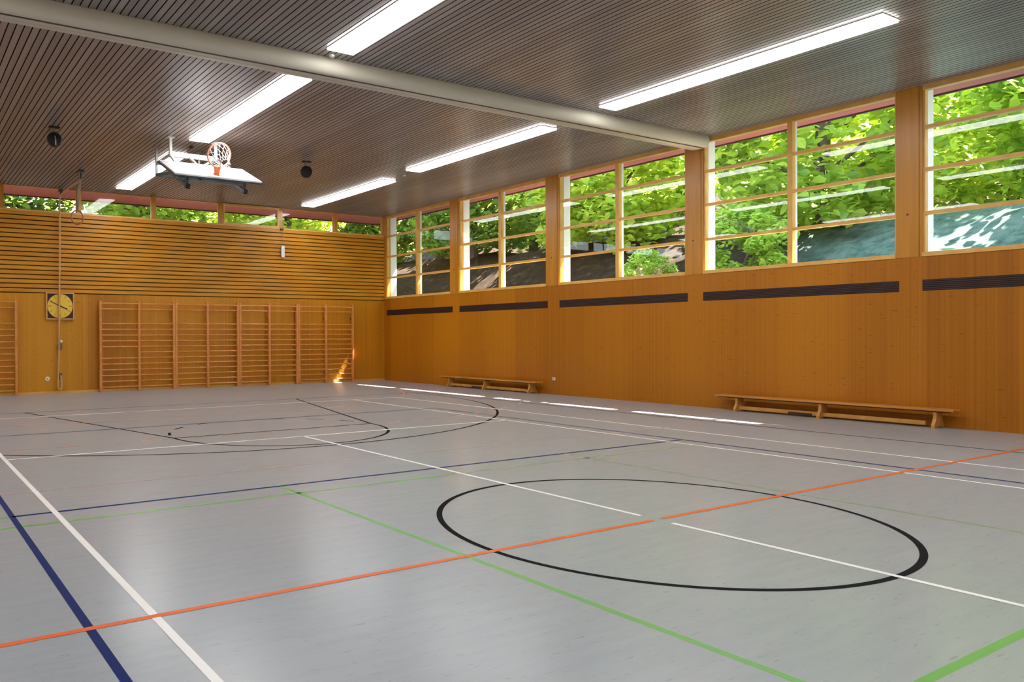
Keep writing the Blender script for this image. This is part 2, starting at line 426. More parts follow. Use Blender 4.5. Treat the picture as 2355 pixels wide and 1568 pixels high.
# --- walls
mb = MB().box(XR, XR+0.10, YF, YB+0.15, 0.0, ZS)
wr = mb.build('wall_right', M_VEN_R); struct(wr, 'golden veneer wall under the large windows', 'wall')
MB().box(XR+0.10, XR+0.42, YF, YB+0.15, -0.5, ZS-0.22).build('outer_plinth', M_PILLAR, wr)
mb = MB().box(XL-0.3, XR+0.10, YB, YB+0.15, 0.0, 2.775)
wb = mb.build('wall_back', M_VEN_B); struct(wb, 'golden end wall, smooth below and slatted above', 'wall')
# slatted upper part of the end wall
SP = (ZB-0.03-2.775)/18
mb = MB(); ypts = []
for i in range(18):
    z = 2.775+i*SP
    ypts += [(YB+0.03, z), (YB+0.03, z+0.022), (YB-0.008, z+0.024), (YB-0.012, z+0.032), (YB-0.012, z+SP-0.006), (YB-0.008, z+SP-0.001)]
va = [mb.bm.verts.new((XL, y, z)) for y, z in ypts]; vb = [mb.bm.verts.new((XR, y, z)) for y, z in ypts]
for i in range(len(ypts)-1): mb.bm.faces.new((va[i], va[i+1], vb[i+1], vb[i]))
mb.box(XL, XR+0.10, YB+0.03, YB+0.15, 2.775, ZB-0.03)
tag(mb.build('slat_cladding', M_SLAT, wb), 'horizontal slats on the upper end wall')
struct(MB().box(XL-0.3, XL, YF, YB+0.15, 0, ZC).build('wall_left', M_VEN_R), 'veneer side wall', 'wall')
struct(MB().box(XL-0.3, XR+0.1, YF-0.3, YF, 0, ZC).build('wall_front', M_VEN_B), 'veneer wall at the near end', 'wall')
struct(MB().box(XL, XR, YB-0.016, YB, 0, 0.065).build('baseboard_back', M_BASE), 'pale wooden skirting under the end wall', 'baseboard')
struct(MB().box(XR-0.012, XR, YF, YB-0.016, 0, 0.05).build('baseboard_right', M_VEN_R), 'low wooden skirting under the window wall', 'baseboard')

# --- window wall: posts, windows
WIN = [(18.72, 22.25), (14.71, 18.30), (10.60, 14.265), (6.55, 10.18), (2.49, 6.16), (-1.57, 2.10), (-5.63, -1.96), (-9.69, -6.02)]
edges = [(22.25, YB)]
for (a0, b0), (a1, b1) in zip(WIN, WIN[1:]): edges.append((b1, a0))
edges.append((YF, WIN[-1][0]))
for i, (a, b) in enumerate(edges):
    if i == 0:
        pm = MB().box(XR, XR+0.19, a, b+0.15, ZS, ZC)
    elif i == len(edges)-1:
        pm = MB().box(XR, XR+0.19, a, b, ZS, ZC)
    else:
        # post with a slim stile on its far side
        pm = MB().box(XR-0.004, XR+0.19, a+0.05, b, ZS, ZC).box(XR+0.006, XR+0.19, a, a+0.045, ZS, ZC)
    po = pm.build('wall_post', M_POST); struct(po, None, 'post')
    if 0 < i < 6:
        tag(po, 'wooden post between windows, ' + ['', 'farthest along the window wall', 'second from the end wall', 'where the cream ceiling beam meets it just beyond', 'at the right, next to the rightmost window', 'nearest the camera'][i])
        MB().disc((XR-0.006, (a+b)/2+0.02, 3.57), 0.016, 0, 0.01, 12).build('bolt', M_DARKWOOD, po)
    pw = MB().box(XR+0.19, XR+0.45, a+(0.02 if i else 0.0), b-0.005 if i else b+0.15, ZS-0.25, 5.93)
    pw.build('outer_pillar', M_PILLAR, po)
RZ = [3.565, 4.298, 5.008]
def make_window(n, a, b, label):
    e = struct(empty('window_%d' % n, (XR, (a+b)/2, ZS)), label, 'window')
    f = MB()
    f.box(XR-0.015, XR+0.13, a, b, ZS-0.004, ZS+0.068)                       # sill
    f.box(XR+0.01, XR+0.13, a, b, ZC-0.085, ZC)                             # head
    f.box(XR+0.03, XR+0.13, a, a+0.03, ZS+0.068, ZC-0.085); f.box(XR+0.03, XR+0.13, b-0.03, b, ZS+0.068, ZC-0.085)
    f.build('window_frame', M_FRAME, e)
    mid = (a+b)/2
    MB().box(XR+0.02, XR+0.13, mid-0.048, mid+0.048, ZS+0.068, ZC-0.085).build('mullion', M_FRAME, e)
    MB().box(XR+0.13, XR+0.21, mid-0.036, mid+0.036, ZS+0.02, ZC-0.03).build('outer_mullion', M_PILLAR, e)
    for z in RZ:
        for (p, q) in ((a+0.03, mid-0.048), (mid+0.048, b-0.03)):
            MB().box(XR+0.03, XR+0.12, p, q, z-0.030, z+0.030).build('glazing_bar', M_FRAME, e)
    g = MB(); zs = [ZS+0.068]+RZ+[ZC-0.085]
    for (p, q) in ((a+0.03, mid-0.048), (mid+0.048, b-0.03)):
        for z0, z1 in zip(zs, zs[1:]):
            g.quad((XR+0.085, p, z0), (XR+0.085, q, z0), (XR+0.085, q, z1), (XR+0.085, p, z1))
    g.build('pane', M_GLASS, e)
WL = ['tall eight-pane window nearest the end wall', 'second tall eight-pane window from the end wall', 'middle tall window, dark tree trunk behind its panes', 'large eight-pane window right of the beam end, above the long bench', 'window cut by the right edge of the photo', 'window beside the camera', 'window behind the camera', 'window near the front end']
for i, (a, b) in enumerate(WIN): make_window(i+1, a, b, WL[i])

# --- end wall clerestory
BX = [XL, -1.49, 0.57, 2.63, 4.66, 6.81, 8.92, 10.97, 13.04, XR]
BL = ['end wall strip window out of view', 'end wall strip window out of view', 'strip window at the left edge', 'strip window behind the hanging gym ring', 'strip window left of the folded hoop', 'strip window under the folded hoop', 'strip window with an extra pale inner frame', 'strip window above the white cord weight, to its right', 'strip window in the far corner']
mb = MB().box(XL, XR+0.1, YB-0.02, YB+0.15, ZB-0.03, ZB+0.012)
struct(mb.build('trim_1', M_FRAME), 'pale sill strip along the end wall windows', 'trim')
for i, (a, b) in enumerate(zip(BX, BX[1:])):
    e = struct(empty('window_%d' % (i+9), ((a+b)/2, YB, ZB)), BL[i], 'window')
    mb = MB()
    mb.box(a+0.06, b-0.06, YB+0.03, YB+0.10, ZC-0.022, ZC); mb.box(a+0.06, b-0.06, YB+0.03, YB+0.10, ZB+0.012, ZB+0.03)
    mb.box(a+0.06, a+0.075, YB+0.03, YB+0.10, ZB, ZC); mb.box(b-0.075, b-0.06, YB+0.03, YB+0.10, ZB, ZC)
    mb.build('window_frame', M_POST, e)
    if i == 6:
        s = MB(); y0, y1 = YB-0.03, YB+0.028
        s.box(a+0.065, b-0.065, y0, y1, ZC-0.075, ZC-0.012); s.box(a+0.065, b-0.065, y0, y1, ZB+0.012, ZB+0.065)
        s.box(a+0.065, a+0.11, y0, y1, ZB+0.065, ZC-0.075); s.box(b-0.11, b-0.065, y0, y1, ZB+0.065, ZC-0.075)
        tag(s.build('inner_sash', M_FRAME, e), 'pale wooden inner sash')
    MB().quad((a+0.075, YB+0.065, ZB+0.03), (b-0.075, YB+0.065, ZB+0.03), (b-0.075, YB+0.065, ZC-0.022), (a+0.075, YB+0.065, ZC-0.022)).build('pane', M_GLASS, e)
for i, x in enumerate(BX[1:-1]):
    tag(struct(MB().box(x-0.06, x+0.06, YB-0.02, YB+0.15, ZB+0.012, ZC).build('window_mullion', M_POST)), 'upright between end wall strip windows', 'mullion')

# --- roof above, its eaves seen through the windows
EZ = 5.94
rf = MB().box(XL-1.5, 16.66, YF-1, 25.3, EZ, EZ+0.2).build('roof', M_EAVE); struct(rf, 'red brown boarded eaves outside the windows', 'roof')
MB().box(16.66, 16.71, YF-1, 25.35, EZ-0.03, EZ+0.26).box(XL-1.5, 16.66, 25.3, 25.35, EZ-0.03, EZ+0.26).build('eave_board', M_EAVED, rf)

# --- the curtain housing that crosses the ceiling
mb = MB()
P = []
P += [(10.30, ZC+0.01), (10.34, 5.60), (10.345, 5.50), (10.335, 5.480), (10.30, 5.472), (10.215, 5.470), (10.21, 5.476), (10.20, 5.476), (10.195, 5.470), (10.10, 5.470), (10.10, 5.488), (10.055, 5.488), (10.055, 5.473)]
for i in range(1, 11):
    t = i/10*PI/2; P.append((10.05-0.105*math.sin(t), 5.60-0.127*math.cos(t)))
P += [(9.945, 5.66), (9.97, ZC+0.01)]
mb.prism(P, 0, XL, XR-0.16)
# rounded nose at the window wall
c = Vector((0, 10.14, 5.6)); R0 = [Vector((XR-0.16, y, z)) for y, z in P]
prev = [mb.bm.verts.new(v) for v in R0]
for kx in range(1, 6):
    t = kx/5*PI/2; sc_ = math.cos(t)*0.86+0.14
    cur = [mb.bm.verts.new((XR-0.16+0.15*math.sin(t), 10.14+(v.y-10.14)*sc_, 5.71+(v.z-5.71)*(0.45+0.55*sc_))) for v in R0]
    for i in range(len(P)): mb.bm.faces.new((prev[i], prev[(i+1) % len(P)], cur[(i+1) % len(P)], cur[i]))
    prev = cur
mb.bm.faces.new(prev)
bh = mb.build('ceiling_beam', M_CREAM, None, True)
MB().box(XL, XR-0.17, 10.057, 10.098, 5.4715, 5.4875).build('seam', M_DARKWOOD, bh)
struct(bh, 'cream rounded beam crossing the ceiling', 'beam')

# ================================================================== CEILING LIGHTS
def make_light():
    e = empty('ceiling_light', (0, 0, ZC))
    f = MB(); L, Wd = 4.62, 0.46
    f.box(-Wd/2, -Wd/2+0.012, -L/2, L/2, ZC-0.012, ZC); f.box(Wd/2-0.012, Wd/2, -L/2, L/2, ZC-0.012, ZC)
    f.box(-Wd/2+0.012, Wd/2-0.012, -L/2, -L/2+0.012, ZC-0.012, ZC); f.box(-Wd/2+0.012, Wd/2-0.012, L/2-0.012, L/2, ZC-0.012, ZC)
    f.build('light_frame', M_WHITE, e)
    n = 3; s = (L-0.024)/n
    for i in range(n):
        y0 = -L/2+0.012+i*s
        MB().box(-Wd/2+0.012, Wd/2-0.012, y0+0.003, y0+s-0.003, ZC-0.035, ZC-0.001).build('diffuser', M_LAMP, e)
    return e
lights = [
    (5.70, 7.33, 'white ceiling light strip nearest the top edge, on the near side of the cream beam'),
    (5.70, 13.20, 'white ceiling light strip just beyond the beam, left of the ceiling speaker on the right'),
    (5.70, 19.20, 'white ceiling light strip partly hidden behind the folded hoop'),
    (11.37, 7.33, 'long white ceiling light strip right of the beam, nearest the large windows'),
    (11.40, 13.40, 'white ceiling light strip between the beam and the far one, right of the round speaker'),
    (11.55, 19.30, 'farthest white ceiling light strip, near the corner of the end wall')]
for x in (5.7, 11.4):
    for y in (1.4, -4.6, -10.6): lights.append((x, y, 'white ceiling light strip behind the camera'))
for y in (19.2, 13.2, 7.33, 1.4, -4.6, -10.6): lights.append((0.0, y, 'white ceiling light strip out of view at the left'))
proto = make_light()
for i, (x, y, lb) in enumerate(lights):
    e = proto if i == 0 else copy_tree(proto)
    e.location = (x, y, ZC)
    tag(e, lb, 'ceiling light', 'light strips set flush in the board ceiling')

# ================================================================== WALL BARS
def make_wall_bar(x0, xm, x1, name_label, missing=(), group='wall bars along the end wall'):
    yf = YB-0.185; e = thing('wall_bars', ((x0+x1)/2, yf, 0), name_label, 'wall bars', group)
    for x in (x0, xm, x1):
        u = MB().box(x-0.035, x+0.035, yf, yf+0.095, 0.0, 2.60, 0.006).build('upright', M_BAR, e)
        for z in (2.14, 0.30):
            MB().box(x-0.02, x+0.02, yf+0.095, YB-0.014, z-0.03, z+0.03).build('wall_bracket', M_DARKWOOD, u)
    zs = [0.125+0.165*i for i in range(12)]+[2.36, 2.52]
    for bi, (a, b) in enumerate(((x0, xm), (xm, x1))):
        for zi, z in enumerate(zs):
            if (bi, zi) in missing: continue
            y = yf+0.045 if zi < 13 else yf+0.012
            t = bmesh.new(); seg = 10; A = []; B = []
            for j in range(seg):
                an = 2*PI*j/seg; dy, dz = 0.0145*math.cos(an), 0.02*math.sin(an)
                A.append(t.verts.new((a+0.036, y+dy, z+dz))); B.append(t.verts.new((b-0.036, y+dy, z+dz)))
            for j in range(seg): t.faces.new((A[j], A[(j+1) % seg], B[(j+1) % seg], B[j]))
            t.faces.new(A[::-1]); t.faces.new(B)
            MB().add(t).build('rung', M_BAR, e, True)
    return e
K = (YB-0.185)/YB
xs = [v*K for v in (5.24, 6.35, 7.44, 8.474, 9.51, 10.563, 11.60, 12.648, 13.70)]
make_wall_bar(xs[0], xs[1], xs[2]-0.037, 'wooden wall bars with one rung missing at mid height, next to the clock', {(0, 6)})
make_wall_bar(xs[2]+0.037, xs[3], xs[4]-0.037, 'wooden wall bars, second unit to the right of the clock', set())
make_wall_bar(xs[4]+0.037, xs[5], xs[6]-0.037, 'wooden wall bars with the lowest rung missing, under the white cord weight', {(1, 0), (1, 1)} if False else {(1, 0)})
make_wall_bar(xs[6]+0.037, xs[7], xs[8], 'wooden wall bars nearest the corner, beside the sun flecks', set())
make_wall_bar(0.84, 1.90, 2.965, 'wooden wall bars cut by the left edge of the photo', set())

# ================================================================== BENCHES
def make_bench(length):
    """balance bench along Y, centred on the origin"""
    e = empty('gym_bench', (0, 0, 0)); h = length/2
    MB().box(-0.125, 0.125, -h, h, 0.282, 0.318, 0.006).build('seat_board', M_BENCH, e)
    MB().box(-0.035, 0.035, -h+0.42, h-0.42, 0.035, 0.105, 0.006).build('balance_beam', M_BENCH_LEG, e)
    MB().box(-0.05, 0.05, -h+0.10, h-0.02, 0.262, 0.282).build('board_batten', M_DARKWOOD, e)
    for y in (-h+0.26, 0.0, h-0.45):
        # flared leg cut with a curved waist
        pr = [(-0.17, 0.0), (-0.10, 0.0), (-0.08, 0.03), (0.08, 0.03), (0.10, 0.0), (0.17, 0.0), (0.172, 0.05), (0.145, 0.09), (0.11, 0.15), (0.10, 0.21), (0.105, 0.262), (-0.105, 0.262), (-0.10, 0.21), (-0.11, 0.15), (-0.145, 0.09), (-0.172, 0.05)]
        MB().prism(pr, 1, y-0.024, y+0.024).build('leg', M_BENCH_LEG, e)
    MB().box(-0.05, -0.036, 0.17, 0.60, 0.03, 0.075).build('fixing_plate', M_DARKWOOD, e)
    return e
bn = make_bench(4.10)
tag(bn, 'long low wooden gym bench nearer the camera, under the large window', 'bench', 'gym benches by the window wall'); bn.location = (14.775, 7.65, 0)
b2 = copy_tree(bn); b2.location = (14.775, 16.82, 0)
tag(b2, 'low wooden gym bench near the far corner, left of the white wall socket', 'bench', 'gym benches by the window wall')

# ================================================================== VENTILATION GRILLES
GR = [(18.60, 22.20, 'dark brown slotted vent in the wall nearest the end wall'), (14.65, 18.26, 'dark brown slotted vent under the second window from the corner'),
      (10.545, 14.23, 'dark brown slotted vent under the middle tall window'), (6.505, 10.175, 'dark brown slotted vent above the nearer bench'), (2.47, 6.155, 'dark brown slotted vent cut by the right edge of the photo')]
for a, b, lb in GR:
    e = thing('vent_grille', (XR-0.004, (a+b)/2, 2.265), lb, 'vent', 'slotted vents in the window wall')
    MB().box(XR-0.004, XR+0.02, a, b, 2.262, 2.448).build('grille_back', M_GRILLEB, e)
    for kx in range(6):
        z = 2.272+kx*0.030
        MB().box(XR-0.012, XR-0.004, a, b, z, z+0.016).build('slat', M_GRILLE, e)

# ================================================================== CLOCK
cx, cz, yc = 4.125, 2.428, YB-0.012
e = thing('wall_clock', (cx, YB-0.07, cz-0.38), 'square wooden wall clock with round yellow face, behind the hoist rope', 'clock')
fm = MB(); s = 0.375; y0 = YB-0.075
fm.box(cx-s, cx+s, y0, yc, cz-s, cz-s+0.035); fm.box(cx-s, cx+s, y0, yc, cz+s-0.035, cz+s)
fm.box(cx-s, cx-s+0.035, y0, yc, cz-s+0.035, cz+s-0.035); fm.box(cx+s-0.035, cx+s, y0, yc, cz-s+0.035, cz+s-0.035)
fm.build('clock_frame', M_CLOCKF, e)
MB().box(cx-s+0.035, cx+s-0.035, y0+0.03, yc, cz-s+0.035, cz+s-0.035).build('backing_panel', M_CLOCKD, e)
dial = MB().disc((cx, y0+0.024, cz), 0.335, 1, 0.012, 48).build('dial', M_DIAL, e)
for h in range(12):
    an = PI/2-h*PI/6
    MB().bar((cx+0.235*math.cos(an), y0+0.016, cz+0.235*math.sin(an)), (cx+0.315*math.cos(an), y0+0.016, cz+0.315*math.sin(an)), 0.02 if h % 3 else 0.03, 0.004, (0, 1, 0)).build('hour_mark', M_MARK, dial)
def hand(nm, minutes, ln, wd, yo):
    an = PI/2-minutes/60*2*PI
    MB().bar((cx-0.06*math.cos(an), y0+yo, cz-0.06*math.sin(an)), (cx+ln*math.cos(an), y0+yo, cz+ln*math.sin(an)), wd, 0.004, (0, 1, 0)).build(nm, M_BLACK, e)
hand('hour_hand', 19.1, 0.21, 0.030, 0.011); hand('minute_hand', 49.5, 0.29, 0.018, 0.006)
MB().disc((cx, y0+0.006, cz), 0.026, 1, 0.014, 16).build('hub', M_BLACK, e)

# ================================================================== RING HOIST
yr = YB-0.115
e = thing('hoist_rope', (4.12, yr, 0.1), 'pale hoist rope running down the end wall in front of the clock', 'rope')
pts = [(4.20, 20.0, 5.52), (4.205, 20.8, 5.55), (4.205, 21.6, 5.565), (4.20, 22.05, 5.56), (4.15, yr, 5.50), (4.12, yr, 5.30)]
for i in range(1, 13):
    t = i/12; pts.append((4.118-0.03*t+0.006*math.sin(t*5), yr, 5.3-3.7*t))
for i in range(1, 9):
    t = i/8; pts.append((4.088-0.045*t, yr, 1.6-1.40*t))
for i in range(1, 10):
    t = PI+PI*i/9; pts.append((4.09+0.047*math.cos(t), yr, 0.19+0.08*math.sin(t)))
pts += [(4.137, yr, 0.30), (4.13, yr, 0.42), (4.12, yr+0.02, 0.50)]
MB().tube(pts, 0.024, 8).build('rope', M_ROPE, e, True)
for nm, z in (('cleat', 1.30), ('cleat', 0.49)):
    cl = MB().box(4.075, 4.165, YB-0.04, YB-0.002, z-0.08, z+0.08, 0.006).build(nm, M_DSTEEL, e)
    MB().tube([(4.12, YB-0.09, z-0.085), (4.12, YB-0.098, z), (4.12, YB-0.09, z+0.085)], [0.010, 0.014, 0.010], 8).tube([(4.12, YB-0.095, z), (4.12, YB-0.03, z)], 0.012, 8).build('horn', M_STEEL, cl, True)
MB().lathe((4.125, YB-0.15, 1.45), [(0.001, -0.04), (0.03, -0.034), (0.042, 0), (0.03, 0.034), (0.001, 0.04)], 16).build('stop_knob', M_WHITE, e, True)
MB().box(4.09, 4.21, YB-0.16, YB-0.014, 5.60, 5.66, 0.006).disc((4.15, yr, 5.545), 0.05, 0, 0.03, 18).build('wall_pulley', M_DSTEEL, e)

e = thing('gymnastic_ring', (4.165, 19.80, ZC), 'wooden gymnastic ring hanging on straps from a ceiling pulley, near the left', 'gym ring')
pl = MB().box(4.10, 4.23, 19.64, 19.96, ZC-0.03, ZC, 0.004).build('ceiling_plate', M_DSTEEL, e)
MB().box(4.135, 4.15, 19.74, 19.88, ZC-0.17, ZC-0.03).box(4.18, 4.195, 19.74, 19.88, ZC-0.17, ZC-0.03).build('pulley_cheek', M_STEEL, pl)
MB().disc((4.165, 19.81, ZC-0.13), 0.062, 0, 0.028, 20).build('pulley_wheel', M_DSTEEL, pl)
MB().bar((4.135, 19.80, ZC-0.15), (4.075, 19.80, 4.725), 0.035, 0.006, (0, 1, 0)).bar((4.185, 19.80, ZC-0.15), (4.095, 19.80, 4.725), 0.035, 0.006, (0, 1, 0)).build('strap', M_STRAP, e)
rc = Vector((4.085, 19.80, 4.545)); rr = 0.145
MB().tube([rc+Vector((rr*math.cos(a), 0.03*math.sin(a*1.0), rr*1.2*math.sin(a))) for a in [2*PI*i/32 for i in range(32)]], 0.019, 10, True).build('ring', M_RING, e, True)

# ================================================================== CORD WEIGHT
e = thing('cord_weight', (11.0, YB-0.06, 4.1), 'white oblong weight hanging on a thin cord below the end wall windows', 'weight')
MB().box(10.955, 11.075, YB-0.085, YB-0.022, 4.105, 4.475, 0.008).build('weight_block', M_WHITE, e)
MB().tube([(11.01, YB-0.055, 5.02), (11.008, YB-0.055, 4.47)], 0.006, 6).build('cord', M_STRAP, e)
MB().box(10.94, 11.05, YB-0.07, YB-0.021, 4.99, 5.04, 0.005).build('cord_hook', M_DARKWOOD, e)

# ================================================================== SOCKETS
e = thing('wall_socket', (3.785, YB, 0.38), 'round white socket low on the end wall, left of the hoist rope', 'socket')
MB().lathe((3.785, YB-0.001, 0.414), [(0.062, 0), (0.060, 0.012), (0.045, 0.02), (0.001, 0.02)], 24, Matrix.Rotation(PI/2, 4, 'X')).build('cover_plate', M_WHITE, e, True)
MB().disc((3.785, YB-0.024, 0.414), 0.022, 1, 0.006, 14).build('socket_opening', M_STEEL, e)
e = thing('wall_socket', (XR, 14.43, 0.34), 'small square white socket low on the window wall, right of the far bench', 'socket')
MB().box(XR-0.03, XR, 14.385, 14.475, 0.365, 0.445, 0.005).build('cover_plate', M_WHITE, e)
MB().disc((XR-0.032, 14.43, 0.405), 0.02, 0, 0.006, 14).build('socket_opening', M_STEEL, e)

# ================================================================== CEILING SPEAKERS AND SENSORS
def speaker(x, y, label, cable):
    e = thing('ceiling_speaker', (x, y, ZC), label, 'speaker', 'black round speakers under the ceiling')
    MB().box(x-0.10, x+0.10, y-0.06, y+0.06, ZC-0.02, ZC).build('mounting_plate', M_BLACK, e)
    MB().tube([(x, y, ZC-0.02), (x, y, ZC-0.14)], 0.018, 10).tube([(x-0.09, y, ZC-0.085), (x+0.09, y, ZC-0.085)], 0.010, 8).build('hanger', M_STEEL, e)
    d = Vector((-x, -y, -1.0)).normalized().to_track_quat('Z', 'Y').to_matrix().to_4x4()
    MB().lathe((x, y, 5.455), [(0.06, -0.13), (0.115, -0.11), (0.142, -0.04), (0.142, 0.06), (0.132, 0.10), (0.12, 0.105), (0.09, 0.11), (0.001, 0.118)], 32, d).build('speaker_body', M_BLACK, e, True)
    if cable: MB().tube([(x-0.01, y-0.135, 5.50), (x-0.005, y-0.155, 5.42), (x, y-0.15, 5.32)], 0.014, 8).build('cable', M_STEEL, e)
speaker(2.855, 15.92, 'round black speaker hanging from the ceiling at the far left', True)
speaker(8.61, 16.15, 'round black speaker hanging from the ceiling right of the hoop', False)
def sensor(x, y, r, material, label, h=0.03):
    e = tag(MB().lathe((x, y, ZC), [(r, 0), (r, -h*0.5), (r*0.7, -h), (0.001, -h)], 20).build('ceiling_sensor', material, None, True), label, 'sensor', 'small ceiling sensors')
sensor(5.69, 9.86, 0.042, M_WHITE, 'small white ceiling sensor beside the cream beam, nearest the camera')
sensor(11.56, 16.30, 0.04, M_WHITE, 'tiny pale ceiling sensor between the two right hand light strips')
sensor(5.73, 16.07, 0.045, M_BLACK, 'small dark ceiling sensor above the folded backboard', 0.05)

# ================================================================== BASKETBALL HOOP, FOLDED UP UNDER THE CEILING
hx = 5.60
e = thing('basketball_hoop', (hx, 16.0, ZC), 'white basketball backboard with orange rim folded up under the ceiling', 'basketball hoop')
lo, hi = Vector((hx, 14.10, 4.665)), Vector((hx, 15.10, 5.11))       # lower and upper board edges
ud = (hi-lo).normalized(); bn_ = Vector((0, -ud.z, ud.y))               # bn_: the face looks up and towards the hall
bl = 0.905
def bp(x, u, n): return Vector((hx+x, lo.y, lo.z))+ud*u+bn_*n
BHt = (hi-lo).length
mb = MB(); c = [bp(-bl, 0, 0), bp(bl, 0, 0), bp(bl, BHt, 0), bp(-bl, BHt, 0)]
d = [p-bn_*0.03 for p in c]
mb.quad(*c); mb.quad(*d[::-1])
for i in range(4): mb.quad(c[i], d[i], d[(i+1) % 4], c[(i+1) % 4])
bd = mb.build('backboard', M_BOARD, e)
mb = MB(); q = 0.022
for a_, b_ in ((0, 1), (1, 2), (2, 3), (3, 0)):
    mb.bar(c[a_]-bn_*0.045, c[b_]-bn_*0.045, 0.035, 0.03, bn_)
for u in (0.32, 0.78): mb.bar(bp(-bl, u, -0.05), bp(bl, u, -0.05), 0.04, 0.03, bn_)
for xx in (-0.6, -0.2, 0.2, 0.6): mb.bar(bp(xx, 0, -0.05), bp(xx, BHt, -0.05), 0.03, 0.03, bn_)
mb.build('back_frame', M_DSTEEL, e)
# rim bracket, rim and net
ru = 0.20
mb = MB().bar(bp(0, ru-0.07, 0.006), bp(0, ru+0.09, 0.006), 0.10, 0.012, bn_)
mb.bar(bp(0, ru, 0.0), bp(0, ru, 0.16), 0.10, 0.05, (0, 0, 1))
tag(mb.build('rim_bracket', M_ORANGE, e), 'orange rim bracket')
rcn = bp(0, ru, 0.385)
xr_ = Vector((1, 0, 0))
tag(MB().tube([rcn+xr_*0.235*math.cos(a)+bn_*0.235*math.sin(a) for a in [2*PI*i/40 for i in range(40)]], 0.017, 10, True).tube([rcn-xr_*0.07-bn_*0.22, bp(-0.045, ru, 0.06)], 0.010, 6).tube([rcn+xr_*0.07-bn_*0.22, bp(0.045, ru, 0.06)], 0.010, 6).build('rim', M_RIM, e, True), 'pale orange rim')
mb = MB(); lv = [(0.232, 0.0, 0.0), (0.205, 0.07, 0.0), (0.165, 0.15, 0.02), (0.12, 0.23, 0.05), (0.095, 0.31, 0.09), (0.10, 0.36, 0.12)]
N = 12; nd = []
for li, (r, dn, sag) in enumerate(lv):
    ring = []
    for j in range(N):
        a = 2*PI*(j+(0.5 if li % 2 else 0))/N
        ring.append(rcn+xr_*r*math.cos(a)+bn_*r*math.sin(a)-ud*dn-Vector((0, 0, sag)))
    nd.append(ring)
for li in range(len(lv)-1):
    for j in range(N):
        k2 = (j+(1 if li % 2 else -1)) % N
        mb.tube([nd[li][j], nd[li+1][j]], 0.0065, 5, False, False); mb.tube([nd[li][j], nd[li+1][k2]], 0.0065, 5, False, False)
mb.build('net', M_NET, e)
MB().tube([(hx-0.72, 14.52, 4.67), (hx+0.72, 14.52, 4.67)], 0.022, 8).tube([(hx-0.66, 14.36, 4.60), (hx+0.66, 14.36, 4.60)], 0.018, 8).bar((hx-0.25, 14.52, 4.67), (hx-0.25, 14.36, 4.60), 0.03, 0.03).bar((hx+0.25, 14.52, 4.67), (hx+0.25, 14.36, 4.60), 0.03, 0.03).build('brace_tube', M_STEEL, e)
# ceiling frame and folding arms
fx = 0.50
for sx_ in (-1, 1):
    X = hx+sx_*fx
    MB().box(X-0.03, X+0.03, 15.55, 15.61, 5.30, ZC, 0.004).box(X-0.08, X+0.08, 15.50, 15.66, ZC-0.012, ZC).build('ceiling_post', M_WSTEEL, e)
    MB().box(X-0.025, X+0.025, 16.52, 16.57, 5.08, ZC, 0.004).box(X-0.08, X+0.08, 16.47, 16.62, ZC-0.012, ZC).build('ceiling_post', M_STEEL, e)
    MB().bar((X, 15.58, 5.36), (X, 16.545, 5.36), 0.05, 0.05).bar((X, 16.545, 5.11), (X, 15.35, 4.99), 0.045, 0.045).build('side_rail', M_WSTEEL, e)
    t_ = Vector((hx+sx_*0.60, 14.27, 4.47)); j_ = Vector((hx+sx_*0.60, 15.20, 4.90))
    ar = MB().bar((X, 16.545, 5.10), j_, 0.05, 0.05).bar(j_, t_, 0.06, 0.06).bar(t_+Vector((0, 0.03, 0.02)), (hx+sx_*0.60, 14.27, 4.70), 0.045, 0.045).bar(j_, (hx+sx_*0.6, 15.05, 5.05), 0.045, 0.045).build('folding_arm', M_DSTEEL, e)
    MB().bar(t_+Vector((0, 0.03, 0.014)), t_-Vector((0, 0.045, 0.021)), 0.085, 0.085).build('rubber_buffer', M_BLACK, ar)
    MB().bar((X, 15.58, 5.33), (hx+sx_*0.55, 15.02, 5.04), 0.045, 0.045).build('upper_arm', M_WSTEEL, e)
MB().bar((hx-fx, 15.58, 5.36), (hx+fx, 15.58, 5.36), 0.07, 0.10).bar((hx-0.1, 15.56, 5.33), (hx-0.1, 15.05, 5.06), 0.04, 0.04).build('cross_tube', M_WSTEEL, e)
MB().bar((hx-fx, 16.545, 5.36), (hx+fx, 16.545, 5.36), 0.05, 0.05).bar((hx-fx, 16.545, 5.10), (hx+fx, 16.545, 5.10), 0.05, 0.05).build('rear_tube', M_DSTEEL, e)

# ================================================================== OUTSIDE
def gz(x, y):
    """height of the bank outside the hall"""
    t = min(max((x-17.0)/7.5, 0), 1); t = t*t*(3-2*t)
    h = 1.6+3.25*t
    h += 0.03*max(0, min(y-11, 40))*t + 0.06*max(0, x-24.5)
    h += 0.30*max(0, x-34.5)*min(max((y-13)/8, 0), 1)
    if y > 23:
        s = min((y-23)/8, 1); h = max(h, 1.6+2.6*s+0.05*(y-23))
    return h+0.10*math.sin(x*1.3+y*0.7)+0.07*math.sin(y*1.9-x*0.8)
mb = MB(); g = {}
gxs = [-14+i*1.25 for i in range(73)]; gys = [-24+i*1.25 for i in range(85)]
for ix, x in enumerate(gxs):
    for iy, y in enumerate(gys):
        g[ix, iy] = mb.bm.verts.new((x, y, gz(x, y)))
for ix in range(len(gxs)-1):
    for iy in range(len(gys)-1):
        if gxs[ix+1] < 17 and gys[iy+1] < 24 and gys[iy] > -20: continue
        mb.bm.faces.new((g[ix, iy], g[ix+1, iy], g[ix+1, iy+1], g[ix, iy+1]))
for v in [v for v in mb.bm.verts if not v.link_faces]: mb.bm.verts.remove(v)
